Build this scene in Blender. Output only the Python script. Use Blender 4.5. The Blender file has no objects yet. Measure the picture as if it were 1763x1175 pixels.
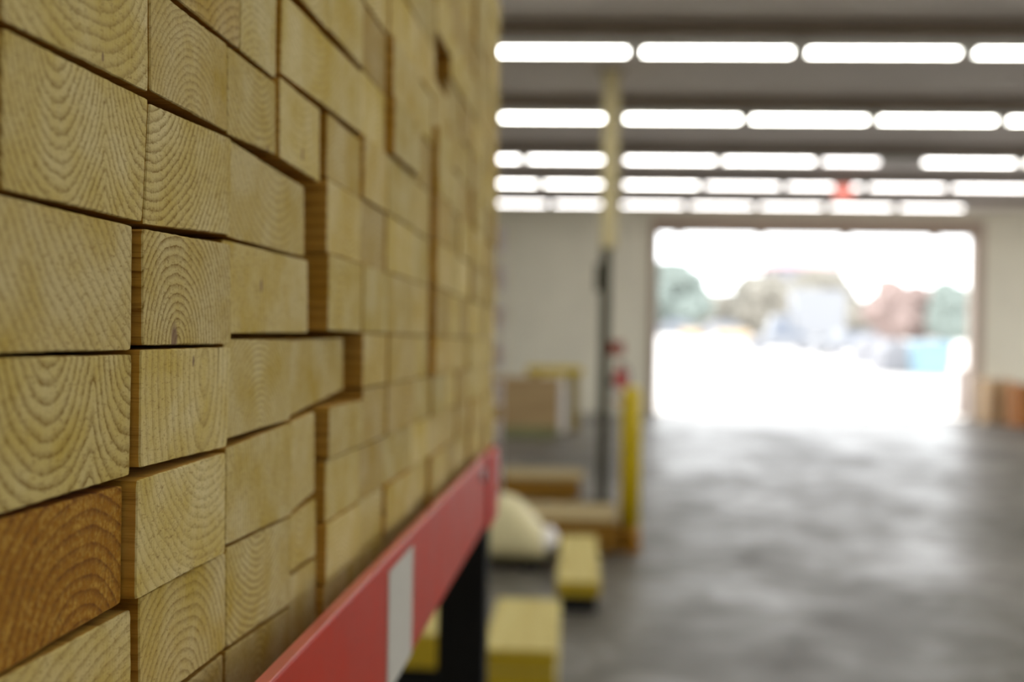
import bpy, bmesh, math, random
from mathutils import Vector, Matrix, noise as mnoise

C = bpy.context.scene.collection
sc = bpy.context.scene
random.seed(11)
W, H, F = 1763.0, 1175.0, 2035.0

# ------------------------------------------------------------------ camera
CAM_H = 1.39
YAW = math.atan(119.0 / F)
ROLL = math.radians(1.0)
PITCH = math.atan(2.5 / F)
ROT = (Matrix.Rotation(YAW, 3, 'Z') @ Matrix.Rotation(math.pi / 2 + PITCH, 3, 'X')
       @ Matrix.Rotation(ROLL, 3, 'Z'))
EYE = Vector((0, 0, CAM_H))
cam_data = bpy.data.cameras.new('camera')
cam = bpy.data.objects.new('camera', cam_data)
C.objects.link(cam)
cam.matrix_world = Matrix.Translation(EYE) @ ROT.to_4x4()
cam_data.sensor_fit = 'HORIZONTAL'
cam_data.sensor_width = 36.0
cam_data.lens = 36.0 * F / W
cam_data.clip_start = 0.01
cam_data.clip_end = 1000
cam_data.dof.use_dof = True
cam_data.dof.focus_distance = 0.365
cam_data.dof.aperture_fstop = 7.4
sc.camera = cam

# ------------------------------------------------------------------ sky, exposure
world = bpy.data.worlds.new('sky')
sc.world = world
world.use_nodes = True
wn = world.node_tree
bg = wn.nodes['Background']
bg.inputs['Color'].default_value = (0.955, 0.98, 1.0, 1)
SKY = 3.6
bg.inputs['Strength'].default_value = SKY
LAMP = 13.0            # radiance of the strip-light lenses

sc.view_settings.view_transform = 'Standard'
sc.view_settings.look = 'None'
sc.view_settings.exposure = 0.42
sc.view_settings.gamma = 1.0
sc.view_settings.use_curve_mapping = False
try:
    sc.cycles.use_denoising = True
    sc.cycles.denoiser = 'OPENIMAGEDENOISE'
    sc.cycles.max_bounces = 8
    sc.cycles.diffuse_bounces = 5
    sc.cycles.caustics_reflective = False
    sc.cycles.caustics_refractive = False
    sc.cycles.sample_clamp_indirect = 6.0
except Exception:
    pass


# ------------------------------------------------------------------ picture -> place
def ray(px, py):
    return ROT @ Vector(((px - W / 2) / F, -(py - H / 2) / F, -1.0))


def at_y(px, py, y):
    r = ray(px, py)
    return EYE + r * (y / r.y)


def at_z(px, py, z=0.0):
    r = ray(px, py)
    return EYE + r * ((z - CAM_H) / r.z)


def project(p):
    q = ROT.transposed() @ (Vector(p) - EYE)
    if q.z > -1e-6:
        return None
    return (W / 2 + F * q.x / -q.z, H / 2 - F * q.y / -q.z)


# ------------------------------------------------------------------ materials
def srgb(r, g, b):
    f = lambda c: (c / 255 / 12.92) if c / 255 <= 0.04045 else ((c / 255 + 0.055) / 1.055) ** 2.4
    return (f(r), f(g), f(b), 1)


class NT:
    def __init__(self, name):
        self.m = bpy.data.materials.new(name)
        self.m.use_nodes = True
        self.t = self.m.node_tree
        self.b = self.t.nodes['Principled BSDF']

    def n(self, kind, **kw):
        nd = self.t.nodes.new(kind)
        for k, v in kw.items():
            setattr(nd, k, v)
        return nd

    def l(self, a, b):
        self.t.links.new(a, b)

    def put(self, sock, v):
        if hasattr(v, 'is_output'):
            self.l(v, sock)
        else:
            sock.default_value = v

    def math(self, op, a, b=None, c=None, clamp=False):
        nd = self.n('ShaderNodeMath', operation=op, use_clamp=clamp)
        self.put(nd.inputs[0], a)
        if b is not None:
            self.put(nd.inputs[1], b)
        if c is not None:
            self.put(nd.inputs[2], c)
        return nd.outputs[0]

    def mix(self, f, a, b, blend='MIX'):
        nd = self.n('ShaderNodeMix', data_type='RGBA', blend_type=blend)
        self.put(nd.inputs[0], f)
        self.put(nd.inputs[6], a)
        self.put(nd.inputs[7], b)
        return nd.outputs[2]

    def noise(self, vec, scale, detail=2.0, rough=0.5, dist=0.0):
        nd = self.n('ShaderNodeTexNoise')
        nd.inputs['Scale'].default_value = scale
        nd.inputs['Detail'].default_value = detail
        nd.inputs['Roughness'].default_value = rough
        nd.inputs['Distortion'].default_value = dist
        if vec is not None:
            self.l(vec, nd.inputs['Vector'])
        return nd.outputs['Fac']

    def mapping(self, vec, scale=(1, 1, 1), rot=(0, 0, 0), loc=None):
        nd = self.n('ShaderNodeMapping')
        nd.inputs['Scale'].default_value = scale
        nd.inputs['Rotation'].default_value = rot
        self.l(vec, nd.inputs['Vector'])
        if loc is not None:
            self.put(nd.inputs['Location'], loc)
        return nd.outputs['Vector']

    def ramp(self, fac, stops, interp='LINEAR'):
        nd = self.n('ShaderNodeValToRGB')
        cr = nd.color_ramp
        cr.interpolation = interp
        while len(cr.elements) < len(stops):
            cr.elements.new(0.5)
        for e, (p, c) in zip(cr.elements, stops):
            e.position = p
            e.color = c if len(c) == 4 else (*c, 1)
        self.l(fac, nd.inputs['Fac'])
        return nd.outputs['Color']

    def attr(self, name):
        nd = self.n('ShaderNodeAttribute', attribute_type='OBJECT', attribute_name=name)
        return nd.outputs['Fac']

    def bump(self, h, strength, dist):
        nd = self.n('ShaderNodeBump')
        nd.inputs['Strength'].default_value = strength
        nd.inputs['Distance'].default_value = dist
        self.l(h, nd.inputs['Height'])
        self.l(nd.outputs['Normal'], self.b.inputs['Normal'])


def plain(name, col, rough=0.6, metal=0.0, var=0.12, scale=6.0, bump=0.0, coat=0.0, spec=0.5):
    """a painted, cast or sprayed surface with faint wear"""
    k = NT(name)
    tc = k.n('ShaderNodeTexCoord').outputs['Object']
    nz = k.noise(tc, scale, 4, 0.6)
    dark = tuple(c * (1 - var) for c in col[:3]) + (1,)
    lite = tuple(min(1, c * (1 + var)) for c in col[:3]) + (1,)
    k.l(k.ramp(nz, [(0.3, dark), (0.7, lite)]), k.b.inputs['Base Color'])
    k.l(k.math('MULTIPLY_ADD', nz, 0.2, rough - 0.1, clamp=True), k.b.inputs['Roughness'])
    k.b.inputs['Metallic'].default_value = metal
    k.b.inputs['Coat Weight'].default_value = coat
    k.b.inputs['Specular IOR Level'].default_value = spec
    if bump:
        k.bump(nz, bump, 0.01)
    return k.m


def pine():
    """sawn softwood: growth rings round a pith that each board carries, end grain and long grain alike"""
    k = NT('sawn_pine')
    tc = k.n('ShaderNodeTexCoord').outputs['Object']
    seed = k.attr('seed')
    off = k.n('ShaderNodeCombineXYZ')
    k.l(seed, off.inputs[0]); k.l(seed, off.inputs[1]); k.l(seed, off.inputs[2])
    sh = k.n('ShaderNodeVectorMath', operation='ADD')
    k.l(tc, sh.inputs[0]); k.l(off.outputs[0], sh.inputs[1])
    P = sh.outputs[0]
    sp = k.n('ShaderNodeSeparateXYZ'); k.l(tc, sp.inputs[0])
    x, z = sp.outputs[0], sp.outputs[2]
    flat = k.mapping(P, (1, 0.08, 1))
    warp = k.math('MULTIPLY', k.math('SUBTRACT', k.noise(flat, 34, 2, 0.45), 0.5), 0.0062)
    warp2 = k.math('MULTIPLY', k.math('SUBTRACT', k.noise(flat, 520, 3, 0.65), 0.5), 0.0015)

    def dist(ax, az):
        dx = k.math('SUBTRACT', x, k.attr(ax))
        dz = k.math('MULTIPLY', k.math('SUBTRACT', z, k.attr(az)), k.attr('squash'))
        return k.math('SQRT', k.math('ADD', k.math('MULTIPLY', dx, dx), k.math('MULTIPLY', dz, dz)))
    r = k.math('SMOOTH_MIN', dist('pith_x', 'pith_z'), dist('second_x', 'second_z'), 0.0035)
    r = k.math('ADD', k.math('ADD', r, warp), warp2)
    ph = k.math('FRACT', k.math('MULTIPLY', r, k.attr('rings')))
    late = k.ramp(ph, [(0.0, (0.75,) * 3), (0.09, (0.08,) * 3), (0.45, (0.0,) * 3), (0.78, (0.55,) * 3), (0.95, (1,) * 3)])
    contrast = k.attr('contrast')
    ragged = k.ramp(k.noise(k.mapping(P, (0.8, 0.05, 1.3), (0, 0.6, 0)), 420, 3, 0.7), [(0.34, (0.45,) * 3), (0.62, (1.15,) * 3)])
    late_v = k.math('MULTIPLY', k.math('MULTIPLY', late, contrast), ragged, clamp=True)
    blot = k.noise(flat, 30, 3, 0.6)
    blot2 = k.noise(flat, 95, 3, 0.65)
    early = k.mix(k.ramp(blot, [(0.35, (0,) * 3), (0.7, (1,) * 3)]), PALE, YELLOW)
    early = k.mix(k.math('MULTIPLY', k.ramp(blot2, [(0.52, (0,) * 3), (0.75, (1,) * 3)]), 0.35), early, YELLOW)
    col = k.mix(late_v, early, LATE)
    tint = k.attr('tint')
    # resin soaks the board
    fib = k.noise(k.mapping(P, (1, 0.05, 1)), 620, 3, 0.7)
    fibr = k.ramp(fib, [(0.42, (0,) * 3), (0.62, (1,) * 3)])
    blob = k.ramp(k.noise(k.mapping(P, (1, 0.05, 1.4)), 150, 4, 0.7), [(0.42, (0,) * 3), (0.62, (1,) * 3)])
    fibr = k.math('MULTIPLY', fibr, k.math('MULTIPLY_ADD', blob, 0.9, 0.15))
    resin = k.mix(k.math('MULTIPLY', fibr, k.math('MULTIPLY_ADD', late, -0.55, 0.75, clamp=True)), k.mix(k.math('MULTIPLY', k.math('MULTIPLY', late, ragged), 0.75, clamp=True), RESIN2, RESIN), RESIN3)
    shade = k.math('MULTIPLY_ADD', k.attr('tone'), 1.0, 0.0)
    tn = k.n('ShaderNodeCombineXYZ')
    for i in range(3):
        k.l(shade, tn.inputs[i])
    col = k.mix(1.0, col, tn.outputs[0], 'MULTIPLY')
    col = k.mix(tint, col, resin)
    # pores, torn fibres and saw dust
    pores = k.ramp(k.noise(k.mapping(P, (0.55, 0.05, 1.6), (0, 0.7, 0)), 620, 3, 0.75), [(0.54, (0,) * 3), (0.70, (1,) * 3)])
    col = k.mix(k.math('MULTIPLY', pores, 0.62), col, PORE)
    # knots
    kx = k.math('SUBTRACT', x, k.attr('knot_x'))
    kz = k.math('MULTIPLY', k.math('SUBTRACT', z, k.attr('knot_z')), 0.6)
    kd = k.math('ADD', k.math('SQRT', k.math('ADD', k.math('MULTIPLY', kx, kx), k.math('MULTIPLY', kz, kz))), k.math('MULTIPLY', warp2, 0.5))
    km = k.math('SUBTRACT', 1.0, k.math('DIVIDE', kd, k.attr('knot_r')), clamp=True)
    km = k.ramp(km, [(0.0, (0,) * 3), (0.5, (0.8,) * 3)])
    col = k.mix(km, col, srgb(112, 84, 66))
    # planed long sides: warmer grain, plus orange wood-to-wood bounce light painted in
    ge = k.n('ShaderNodeNewGeometry')
    vt = k.n('ShaderNodeVectorTransform', vector_type='NORMAL', convert_from='WORLD', convert_to='OBJECT')
    k.l(ge.outputs['True Normal'], vt.inputs[0])
    ns = k.n('ShaderNodeSeparateXYZ'); k.l(vt.outputs[0], ns.inputs[0])
    endness = k.math('GREATER_THAN', k.math('ABSOLUTE', ns.outputs[1]), 0.35)
    side = k.mix(1.0, col, (0.98, 0.70, 0.30, 1), 'MULTIPLY')
    col = k.mix(endness, side, col)
    k.l(col, k.b.inputs['Base Color'])
    k.b.inputs['Roughness'].default_value = 0.85
    k.b.inputs['Specular IOR Level'].default_value = 0.2
    saw = k.noise(k.mapping(P, (1.5, 0.05, 0.25), (0, 0.55, 0)), 500, 3, 0.6)
    hgt = k.math('ADD', k.math('MULTIPLY', late_v, 0.2),
                 k.math('ADD', k.math('MULTIPLY', fib, 0.6), k.math('MULTIPLY', saw, 1.2)))
    k.bump(hgt, 0.55, 0.0006)
    return k.m


PALE = srgb(201, 185, 133)
YELLOW = srgb(180, 155, 68)
LATE = srgb(122, 95, 31)
RESIN = srgb(92, 46, 0)
RESIN2 = srgb(144, 96, 12)
RESIN3 = srgb(196, 156, 64)
PORE = srgb(120, 92, 34)
M_PINE = pine()


def timber(name, base, dark, axis=0, sc_=14.0):
    k = NT(name)
    tc = k.n('ShaderNodeTexCoord').outputs['Object']
    s = [sc_] * 3
    s[axis] = sc_ * 0.06
    nz = k.noise(k.mapping(tc, s), 1.6, 5, 0.6, 0.4)
    k.l(k.ramp(nz, [(0.3, dark), (0.65, base)]), k.b.inputs['Base Color'])
    k.b.inputs['Roughness'].default_value = 0.8
    k.bump(nz, 0.3, 0.004)
    return k.m


def concrete():
    k = NT('worn_polished_concrete')
    tc = k.n('ShaderNodeTexCoord').outputs['Object']
    big = k.noise(k.mapping(tc, (1, 0.75, 1)), 0.55, 5, 0.6, 0.6)
    mid = k.noise(tc, 2.4, 5, 0.65, 0.8)
    fine = k.noise(tc, 45, 4, 0.7)
    m = k.math('ADD', k.math('MULTIPLY', big, 0.55), k.math('MULTIPLY', mid, 0.45))
    col = k.ramp(m, [(0.36, srgb(76, 72, 64)), (0.5, srgb(99, 95, 88)), (0.62, srgb(132, 129, 126))])
    col = k.mix(k.math('MULTIPLY', k.ramp(fine, [(0.4, (0,) * 3), (0.7, (1,) * 3)]), 0.18), col, srgb(90, 84, 74))
    k.l(col, k.b.inputs['Base Color'])
    k.l(k.ramp(m, [(0.36, (0.56,) * 3), (0.5, (0.42,) * 3), (0.64, (0.30,) * 3)]), k.b.inputs['Roughness'])
    k.b.inputs['Specular IOR Level'].default_value = 0.32
    k.bump(fine, 0.06, 0.003)
    return k.m


def asphalt():
    k = NT('bleached_yard_concrete')
    tc = k.n('ShaderNodeTexCoord').outputs['Object']
    m = k.noise(tc, 0.15, 5, 0.6)
    k.l(k.ramp(m, [(0.35, srgb(196, 190, 184)), (0.65, srgb(212, 207, 203))]), k.b.inputs['Base Color'])
    k.b.inputs['Roughness'].default_value = 0.9
    return k.m


def emitter(name, col, s):
    k = NT(name)
    k.t.nodes.remove(k.b)
    e = k.n('ShaderNodeEmission')
    e.inputs['Color'].default_value = col
    e.inputs['Strength'].default_value = s
    k.l(e.outputs[0], k.t.nodes['Material Output'].inputs['Surface'])
    return k.m


M = dict(
    floor=concrete(), yard=asphalt(),
    wall=plain('painted_metal_wall', srgb(236, 232, 214), 0.7, var=0.05, scale=1.0),
    ceil=plain('taupe_roof_deck', srgb(214, 206, 200), 0.8, var=0.06, scale=0.8),
    purlin=plain('brown_steel_purlin', srgb(118, 104, 88), 0.6, var=0.08),
    frame=plain('taupe_door_trim', srgb(176, 158, 142), 0.6, var=0.08, scale=3),
    red=plain('red_powder_coat', srgb(178, 42, 6), 0.36, var=0.12, scale=18, coat=0.0, spec=0.10),
    sheenred=plain('red_edge_lamp_sheen', srgb(206, 104, 92), 0.32, var=0.1, scale=40),  # paler than the beam: the lamps' grazing sheen is painted into the colour
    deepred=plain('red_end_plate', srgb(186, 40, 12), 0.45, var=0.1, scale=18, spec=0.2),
    sticker=plain('grey_paper_sticker', srgb(188, 184, 174), 0.7, var=0.05, scale=60),
    steel=plain('galvanised_steel', srgb(150, 150, 158), 0.42, 0.6, var=0.1, scale=30),
    palerail=plain('pale_enamel', srgb(222, 222, 230), 0.5, var=0.04),
    pin=plain('dull_steel', srgb(176, 172, 176), 0.45, 0.3, var=0.05),
    black=plain('black_paint', srgb(4, 4, 4), 0.9, var=0.1),
    cream=plain('cream_column_paint', srgb(206, 192, 146), 0.6, var=0.06, scale=3),
    darkgreen=plain('dark_column_paint', srgb(50, 46, 24), 0.6, var=0.15, scale=5),
    yellow=plain('yellow_safety_paint', srgb(206, 180, 8), 0.5, var=0.08, scale=6),
    olive=plain('olive_yellow_paint', srgb(132, 112, 40), 0.6, var=0.1),
    rust=plain('ochre_base_paint', srgb(158, 112, 10), 0.7, var=0.15),
    extred=plain('fire_red_paint', srgb(178, 14, 10), 0.35, var=0.08),
    white=plain('white_enamel', srgb(226, 226, 222), 0.5, var=0.03),
    brownred=plain('faded_red_sign', srgb(150, 70, 56), 0.6),
    tarp=plain('cream_tarpaulin', srgb(218, 208, 164), 0.5, var=0.06, scale=8, bump=0.4),
    tarpend=plain('white_film_wrap', srgb(226, 222, 218), 0.3, var=0.04, scale=12),
    timber_cream=timber('cream_timber', srgb(206, 192, 124), srgb(188, 168, 96), 1),
    timber_yellow=plain('yellow_end_paint', srgb(176, 150, 16), 0.7, var=0.08, scale=10),
    timber_brown=timber('brown_timber', srgb(142, 100, 2), srgb(116, 78, 0), 0),
    timber_tan=timber('tan_timber', srgb(172, 152, 106), srgb(152, 132, 86), 0),
    bundle=timber('weathered_lumber', srgb(186, 160, 116), srgb(156, 128, 88), 0),
    bundle_green=plain('green_stained_lumber', srgb(128, 128, 88), 0.8, var=0.12),
    crate=timber('crate_pine', srgb(198, 168, 128), srgb(164, 130, 90), 2),
    crate_brown=timber('orange_crate_wood', srgb(178, 112, 40), srgb(140, 82, 22), 2),
    lens=emitter('lit_lens', (1.0, 0.985, 0.90, 1), LAMP),
    lens_aged=emitter('aged_lit_lens', (1.0, 0.97, 0.92, 1), LAMP * 0.70),
    lens_old=emitter('old_lit_lens', (1.0, 0.96, 0.93, 1), LAMP * 0.50),
    deadlens=plain('unlit_lens', srgb(190, 188, 184), 0.4, var=0.02),
    exit=emitter('lit_red_sign', (1.0, 0.30, 0.24, 1), 1.0),
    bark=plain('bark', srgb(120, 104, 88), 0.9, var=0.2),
    leaf_green=plain('green_leaves', srgb(132, 142, 136), 0.8, var=0.15, scale=3),  # leaf colours paled and greyed to carry the outdoor glare haze
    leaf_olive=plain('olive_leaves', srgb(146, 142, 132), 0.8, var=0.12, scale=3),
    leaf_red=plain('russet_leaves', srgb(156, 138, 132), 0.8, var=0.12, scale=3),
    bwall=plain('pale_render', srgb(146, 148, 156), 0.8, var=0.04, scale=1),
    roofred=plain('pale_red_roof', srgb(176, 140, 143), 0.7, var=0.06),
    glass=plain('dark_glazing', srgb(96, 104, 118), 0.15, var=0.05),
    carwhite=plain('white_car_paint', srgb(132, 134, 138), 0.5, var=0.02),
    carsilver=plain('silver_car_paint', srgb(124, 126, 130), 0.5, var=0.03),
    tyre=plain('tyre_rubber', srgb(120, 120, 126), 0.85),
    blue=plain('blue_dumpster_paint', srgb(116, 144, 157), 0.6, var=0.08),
    orange=plain('orange_barrier', srgb(176, 146, 100), 0.7, var=0.05),
    greystuff=plain('grey_sheet_metal', srgb(132, 132, 136), 0.7, var=0.08),
    pinkpost=plain('pale_post_paint', srgb(150, 138, 136), 0.6, var=0.04),
)


# ------------------------------------------------------------------ mesh helpers
def add_box(bm, lo, hi, bev=0.0):
    v = [bm.verts.new((x, y, z)) for x in (lo[0], hi[0]) for y in (lo[1], hi[1]) for z in (lo[2], hi[2])]
    fs = [(0, 1, 3, 2), (4, 6, 7, 5), (0, 4, 5, 1), (2, 3, 7, 6), (0, 2, 6, 4), (1, 5, 7, 3)]
    faces = [bm.faces.new([v[i] for i in f]) for f in fs]
    if bev:
        es = {e for f in faces for e in f.edges}
        bmesh.ops.bevel(bm, geom=list(es), offset=bev, segments=2, affect='EDGES', profile=0.5)
    return faces


def add_tube(bm, p0, p1, r0, r1=None, n=16, caps=True):
    r1 = r0 if r1 is None else r1
    p0, p1 = Vector(p0), Vector(p1)
    d = (p1 - p0).normalized()
    a = d.orthogonal().normalized()
    b = d.cross(a)
    r = []
    for p, q in ((p0, r0), (p1, r1)):
        r.append([bm.verts.new(p + (a * math.cos(t) + b * math.sin(t)) * q) for t in [2 * math.pi * i / n for i in range(n)]])
    for i in range(n):
        bm.faces.new((r[0][i], r[0][(i + 1) % n], r[1][(i + 1) % n], r[1][i]))
    if caps:
        bm.faces.new(list(reversed(r[0])))
        bm.faces.new(r[1])


def add_lathe(bm, prof, n=24, c=(0, 0)):
    rings = []
    for r, z in prof:
        rings.append([bm.verts.new((c[0] + r * math.cos(2 * math.pi * i / n), c[1] + r * math.sin(2 * math.pi * i / n), z)) for i in range(n)])
    for a, b in zip(rings, rings[1:]):
        for i in range(n):
            bm.faces.new((a[i], a[(i + 1) % n], b[(i + 1) % n], b[i]))
    bm.faces.new(list(reversed(rings[0])))
    bm.faces.new(rings[-1])


def add_prism(bm, pts, axis, a, b):
    """outline pts (two coordinates) swept along one axis from a to b"""
    def mk(p, t):
        return {0: (t, p[0], p[1]), 1: (p[0], t, p[1]), 2: (p[0], p[1], t)}[axis]
    A = [bm.verts.new(mk(p, a)) for p in pts]
    B = [bm.verts.new(mk(p, b)) for p in pts]
    n = len(pts)
    for i in range(n):
        bm.faces.new((A[i], A[(i + 1) % n], B[(i + 1) % n], B[i]))
    bm.faces.new(list(reversed(A)))
    bm.faces.new(B)


def obj(name, bm, mat, parent=None, smooth=False):
    bmesh.ops.recalc_face_normals(bm, faces=bm.faces)
    me = bpy.data.meshes.new(name)
    bm.to_mesh(me)
    bm.free()
    if smooth:
        for p in me.polygons:
            p.use_smooth = True
    me.materials.append(M[mat] if isinstance(mat, str) else mat)
    o = bpy.data.objects.new(name, me)
    C.objects.link(o)
    if parent is not None:
        o.parent = parent
    return o


def part_box(name, lo, hi, mat, parent=None, bev=0.0):
    bm = bmesh.new()
    add_box(bm, lo, hi, bev)
    return obj(name, bm, mat, parent)


def part_tube(name, p0, p1, r0, mat, parent=None, r1=None, n=16):
    bm = bmesh.new()
    add_tube(bm, p0, p1, r0, r1, n)
    return obj(name, bm, mat, parent, False)


def tag(o, label, cat, group=None, kind=None):
    o['label'] = label
    o['category'] = cat
    if group:
        o['group'] = group
    if kind:
        o['kind'] = kind
    return o


def thing(name, label, cat, loc=(0, 0, 0), rz=0.0, group=None):
    o = bpy.data.objects.new(name, None)
    o.empty_display_size = 0.1
    C.objects.link(o)
    o.location = loc
    o.rotation_euler = (0, 0, rz)
    return tag(o, label, cat, group)


def struct(name, bm, mat):
    o = obj(name, bm, mat)
    o['kind'] = 'structure'
    return o


def dup(root, loc, label=None, rz=None):
    r = root.copy()
    C.objects.link(r)
    r.location = loc
    if rz is not None:
        r.rotation_euler = (0, 0, rz)
    if label:
        r['label'] = label
    for ch in list(root.children):
        c = ch.copy()
        C.objects.link(c)
        c.parent = r
        for g in ch.children:
            d = g.copy()
            C.objects.link(d)
            d.parent = c
    return r


def ordinal(n):
    return ['', 'first', 'second', 'third', 'fourth', 'fifth', 'sixth', 'seventh', 'eighth', 'ninth', 'tenth', 'eleventh',
            'twelfth', 'thirteenth', 'fourteenth', 'fifteenth', 'sixteenth', 'seventeenth', 'eighteenth', 'nineteenth'][n]


# ------------------------------------------------------------------ the hall
XL, XR, YB, YF = -7.0, 13.0, -9.0, 24.0


def ceil_z(y):
    return CAM_H + 2.40 + (0.0 if y < 11.5 else (y - 11.5) * 0.030)


bm = bmesh.new(); add_box(bm, (XL, YB, -0.2), (XR, YF + 0.3, 0)); struct('floor', bm, 'floor')
bm = bmesh.new()
prof = [(YB, ceil_z(YB)), (11.5, ceil_z(11.5)), (YF + 0.3, ceil_z(YF + 0.3))]
add_prism(bm, prof + [(y, z + 0.2) for y, z in reversed(prof)], 0, XL, XR)
struct('ceiling', bm, 'ceil')
ZT = ceil_z(YF)
dl, dr = at_y(1129, 560, YF).x, at_y(1677, 560, YF).x
dz = at_y(1400, 403, YF).z
bm = bmesh.new()
add_box(bm, (XL, YF, 0), (dl, YF + 0.3, ZT))
add_box(bm, (dr, YF, 0), (XR, YF + 0.3, ZT))
add_box(bm, (dl, YF, dz), (dr, YF + 0.3, ZT))
for i in range(int((XR - XL) / 0.3)):            # ribs of the wall sheeting
    x = XL + 0.15 + i * 0.3
    if x + 0.04 < dl - 0.2 or x > dr + 0.2:
        add_box(bm, (x, YF - 0.012, 0.0), (x + 0.04, YF, ZT - 0.02))
struct('wall_far', bm, 'wall')
bm = bmesh.new(); add_box(bm, (XL - 0.2, YB - 0.2, 0), (XL, YF + 0.3, ceil_z(YF) + 0.1)); struct('wall_left', bm, 'wall')
bm = bmesh.new()                                 # side wall with two unseen openings added to let in daylight
ADDED_OPENINGS = [(1.5, 9.2), (11.5, 22.0)]
ya = YB - 0.2
for a, b in ADDED_OPENINGS + [(YF + 0.3, None)]:
    add_box(bm, (XR, ya, 0), (XR + 0.2, a, 3.5))
    ya = b
add_box(bm, (XR, YB - 0.2, 3.5), (XR + 0.2, YF + 0.3, ceil_z(YF) + 0.1))
struct('wall_right', bm, 'wall')
bm = bmesh.new(); add_box(bm, (XL, YB - 0.2, 0), (XR, YB, ceil_z(YB) + 0.1)); struct('wall_near', bm, 'wall')
# door trim
hz = at_y(1400, 377, YF).z
bm = bmesh.new(); add_box(bm, (dl - 0.12, YF - 0.05, 0), (dl + 0.03, YF + 0.32, dz)); struct('trim_1', bm, 'frame')
bm = bmesh.new(); add_box(bm, (dr - 0.03, YF - 0.05, 0), (dr + 0.17, YF + 0.32, dz)); struct('trim_2', bm, 'frame')
bm = bmesh.new(); add_box(bm, (dl - 0.12, YF - 0.05, dz), (dr + 0.17, YF + 0.32, hz)); struct('trim_3', bm, 'frame')
# the rolled-up door curtain showing its bottom bar
bm = bmesh.new()
for i in range(6):
    add_tube(bm, (dl + 0.03, YF + 0.16, dz + 0.02 + 0.04 * i), (dr - 0.03, YF + 0.16, dz + 0.02 + 0.04 * i), 0.025, n=10)
for t in (0.07, 0.33, 0.6, 0.88):
    x = dl + (dr - dl) * t
    add_box(bm, (x - 0.09, YF + 0.12, dz - 0.07), (x + 0.09, YF + 0.19, dz + 0.02))
struct('door_1', bm, 'frame')

# ------------------------------------------------------------------ strip lights
PITCHX = 1.22
rows = [(8.93, 1093, 93), (11.65, 1283, 208), (14.9, 1238, 279), (18.05, 1208, 321), (21.25, 1183, 355)]


def lens_bm(x0, x1):
    bm = bmesh.new()
    add_prism(bm, [(-0.055, 0.042), (-0.055, 0.026), (-0.045, 0.024), (-0.04, 0.004), (-0.03, 0.0), (0.03, 0.0), (0.04, 0.004), (0.045, 0.024), (0.055, 0.026), (0.055, 0.042)], 0, x0, x1)
    return bm


def make_lamp():
    t = thing('strip_light', 'x', 'ceiling light')
    bm = bmesh.new()
    h = 0.085
    add_box(bm, (-0.6, -0.06, 0.024), (0.6, 0.06, h), 0.004)
    obj('housing', bm, 'white', t)
    obj('lens', lens_bm(-0.545, 0.545), 'lens', t)
    for s in (-1, 1):
        bm = bmesh.new()
        add_box(bm, (s * 0.565 - 0.018, -0.078, -0.003), (s * 0.565 + 0.018, 0.078, 0.046))
        obj('end_cap', bm, 'white', t)
        bm = bmesh.new()
        add_tube(bm, (s * 0.4, 0, h), (s * 0.4, 0, 0.30), 0.008, n=8)
        obj('hanger', bm, 'purlin', t)
    return t


lamp0 = make_lamp()
weak_lens = {}
for nm in ('lens_aged', 'lens_old'):
    bm = lens_bm(-0.545, 0.545)
    weak_lens[nm] = bpy.data.meshes.new('lens'); bm.to_mesh(weak_lens[nm]); bm.free()
    weak_lens[nm].materials.append(M[nm])
lamp0_used = False


def place_lamp(loc, label, group):
    global lamp0_used
    if not lamp0_used:
        lamp0_used = True
        lamp0.location = loc
        lamp0['label'] = label
        lamp0['group'] = group
        return lamp0
    o = dup(lamp0, loc, label)
    o['group'] = group
    return o


rownames = ['nearest visible row', 'second visible row', 'third visible row', 'fourth visible row', 'farthest row']
for ri, (y, bx, by) in enumerate(rows):
    b = at_y(bx, by, y)
    z = b.z
    xs = [b.x + PITCHX * (i + 0.5) for i in range(-12, 14)]
    xs = [x for x in xs if XL + 0.7 < x < XR - 0.7]
    seen = 0
    for x in xs:
        r = project((x + 0.53, y, z))
        l = project((x - 0.53, y, z))
        vis = r[0] > 862 and l[0] < 1763
        if ri == 4 and (r[0] < 930 or l[0] > 1660):
            continue
        if vis:
            seen += 1
            lab = f'lit strip light, {ordinal(seen)} from the lumber stack in the {rownames[ri]}'
            g = 'ceiling strip lights'
        else:
            lab = 'white ceiling strip light of a lit row, outside the picture beside the visible lights'
            g = 'strip lights outside the picture'
        o = place_lamp((x, y, z), lab, g)
        weak = 'lens_old' if (ri == 4 or (ri == 3 and l[0] > 1190)) else 'lens_aged' if ri in (2, 3) else None
        if weak:                             # older tubes burn weaker in the far rows
            for ch in o.children:
                if ch.name.startswith('lens'):
                    ch.data = weak_lens[weak]
        if ri == 2 and l[0] < 1480 < r[0]:
            for ch in o.children:            # one tube is dead on its right-hand side
                if ch.name.startswith('lens'):
                    bm = lens_bm(-0.545, 0.12)
                    me = bpy.data.meshes.new('lens'); bm.to_mesh(me); bm.free(); me.materials.append(M['lens_old'])
                    ch.data = me
            obj('unlit_lens', lens_bm(0.121, 0.545), 'deadlens', o)
            o['label'] = 'strip light with a dead right end, in the third visible row'
for y in (6.2, 3.4, 0.6, -2.2, -5.0):  # rows added above and behind the viewpoint to brighten the hall
    for i in range(-5, 10):
        place_lamp((0.35 + PITCHX * i, y, CAM_H + 2.19), 'white ceiling strip light of an added lit row, above or behind the viewpoint', 'strip lights outside the picture')
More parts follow.
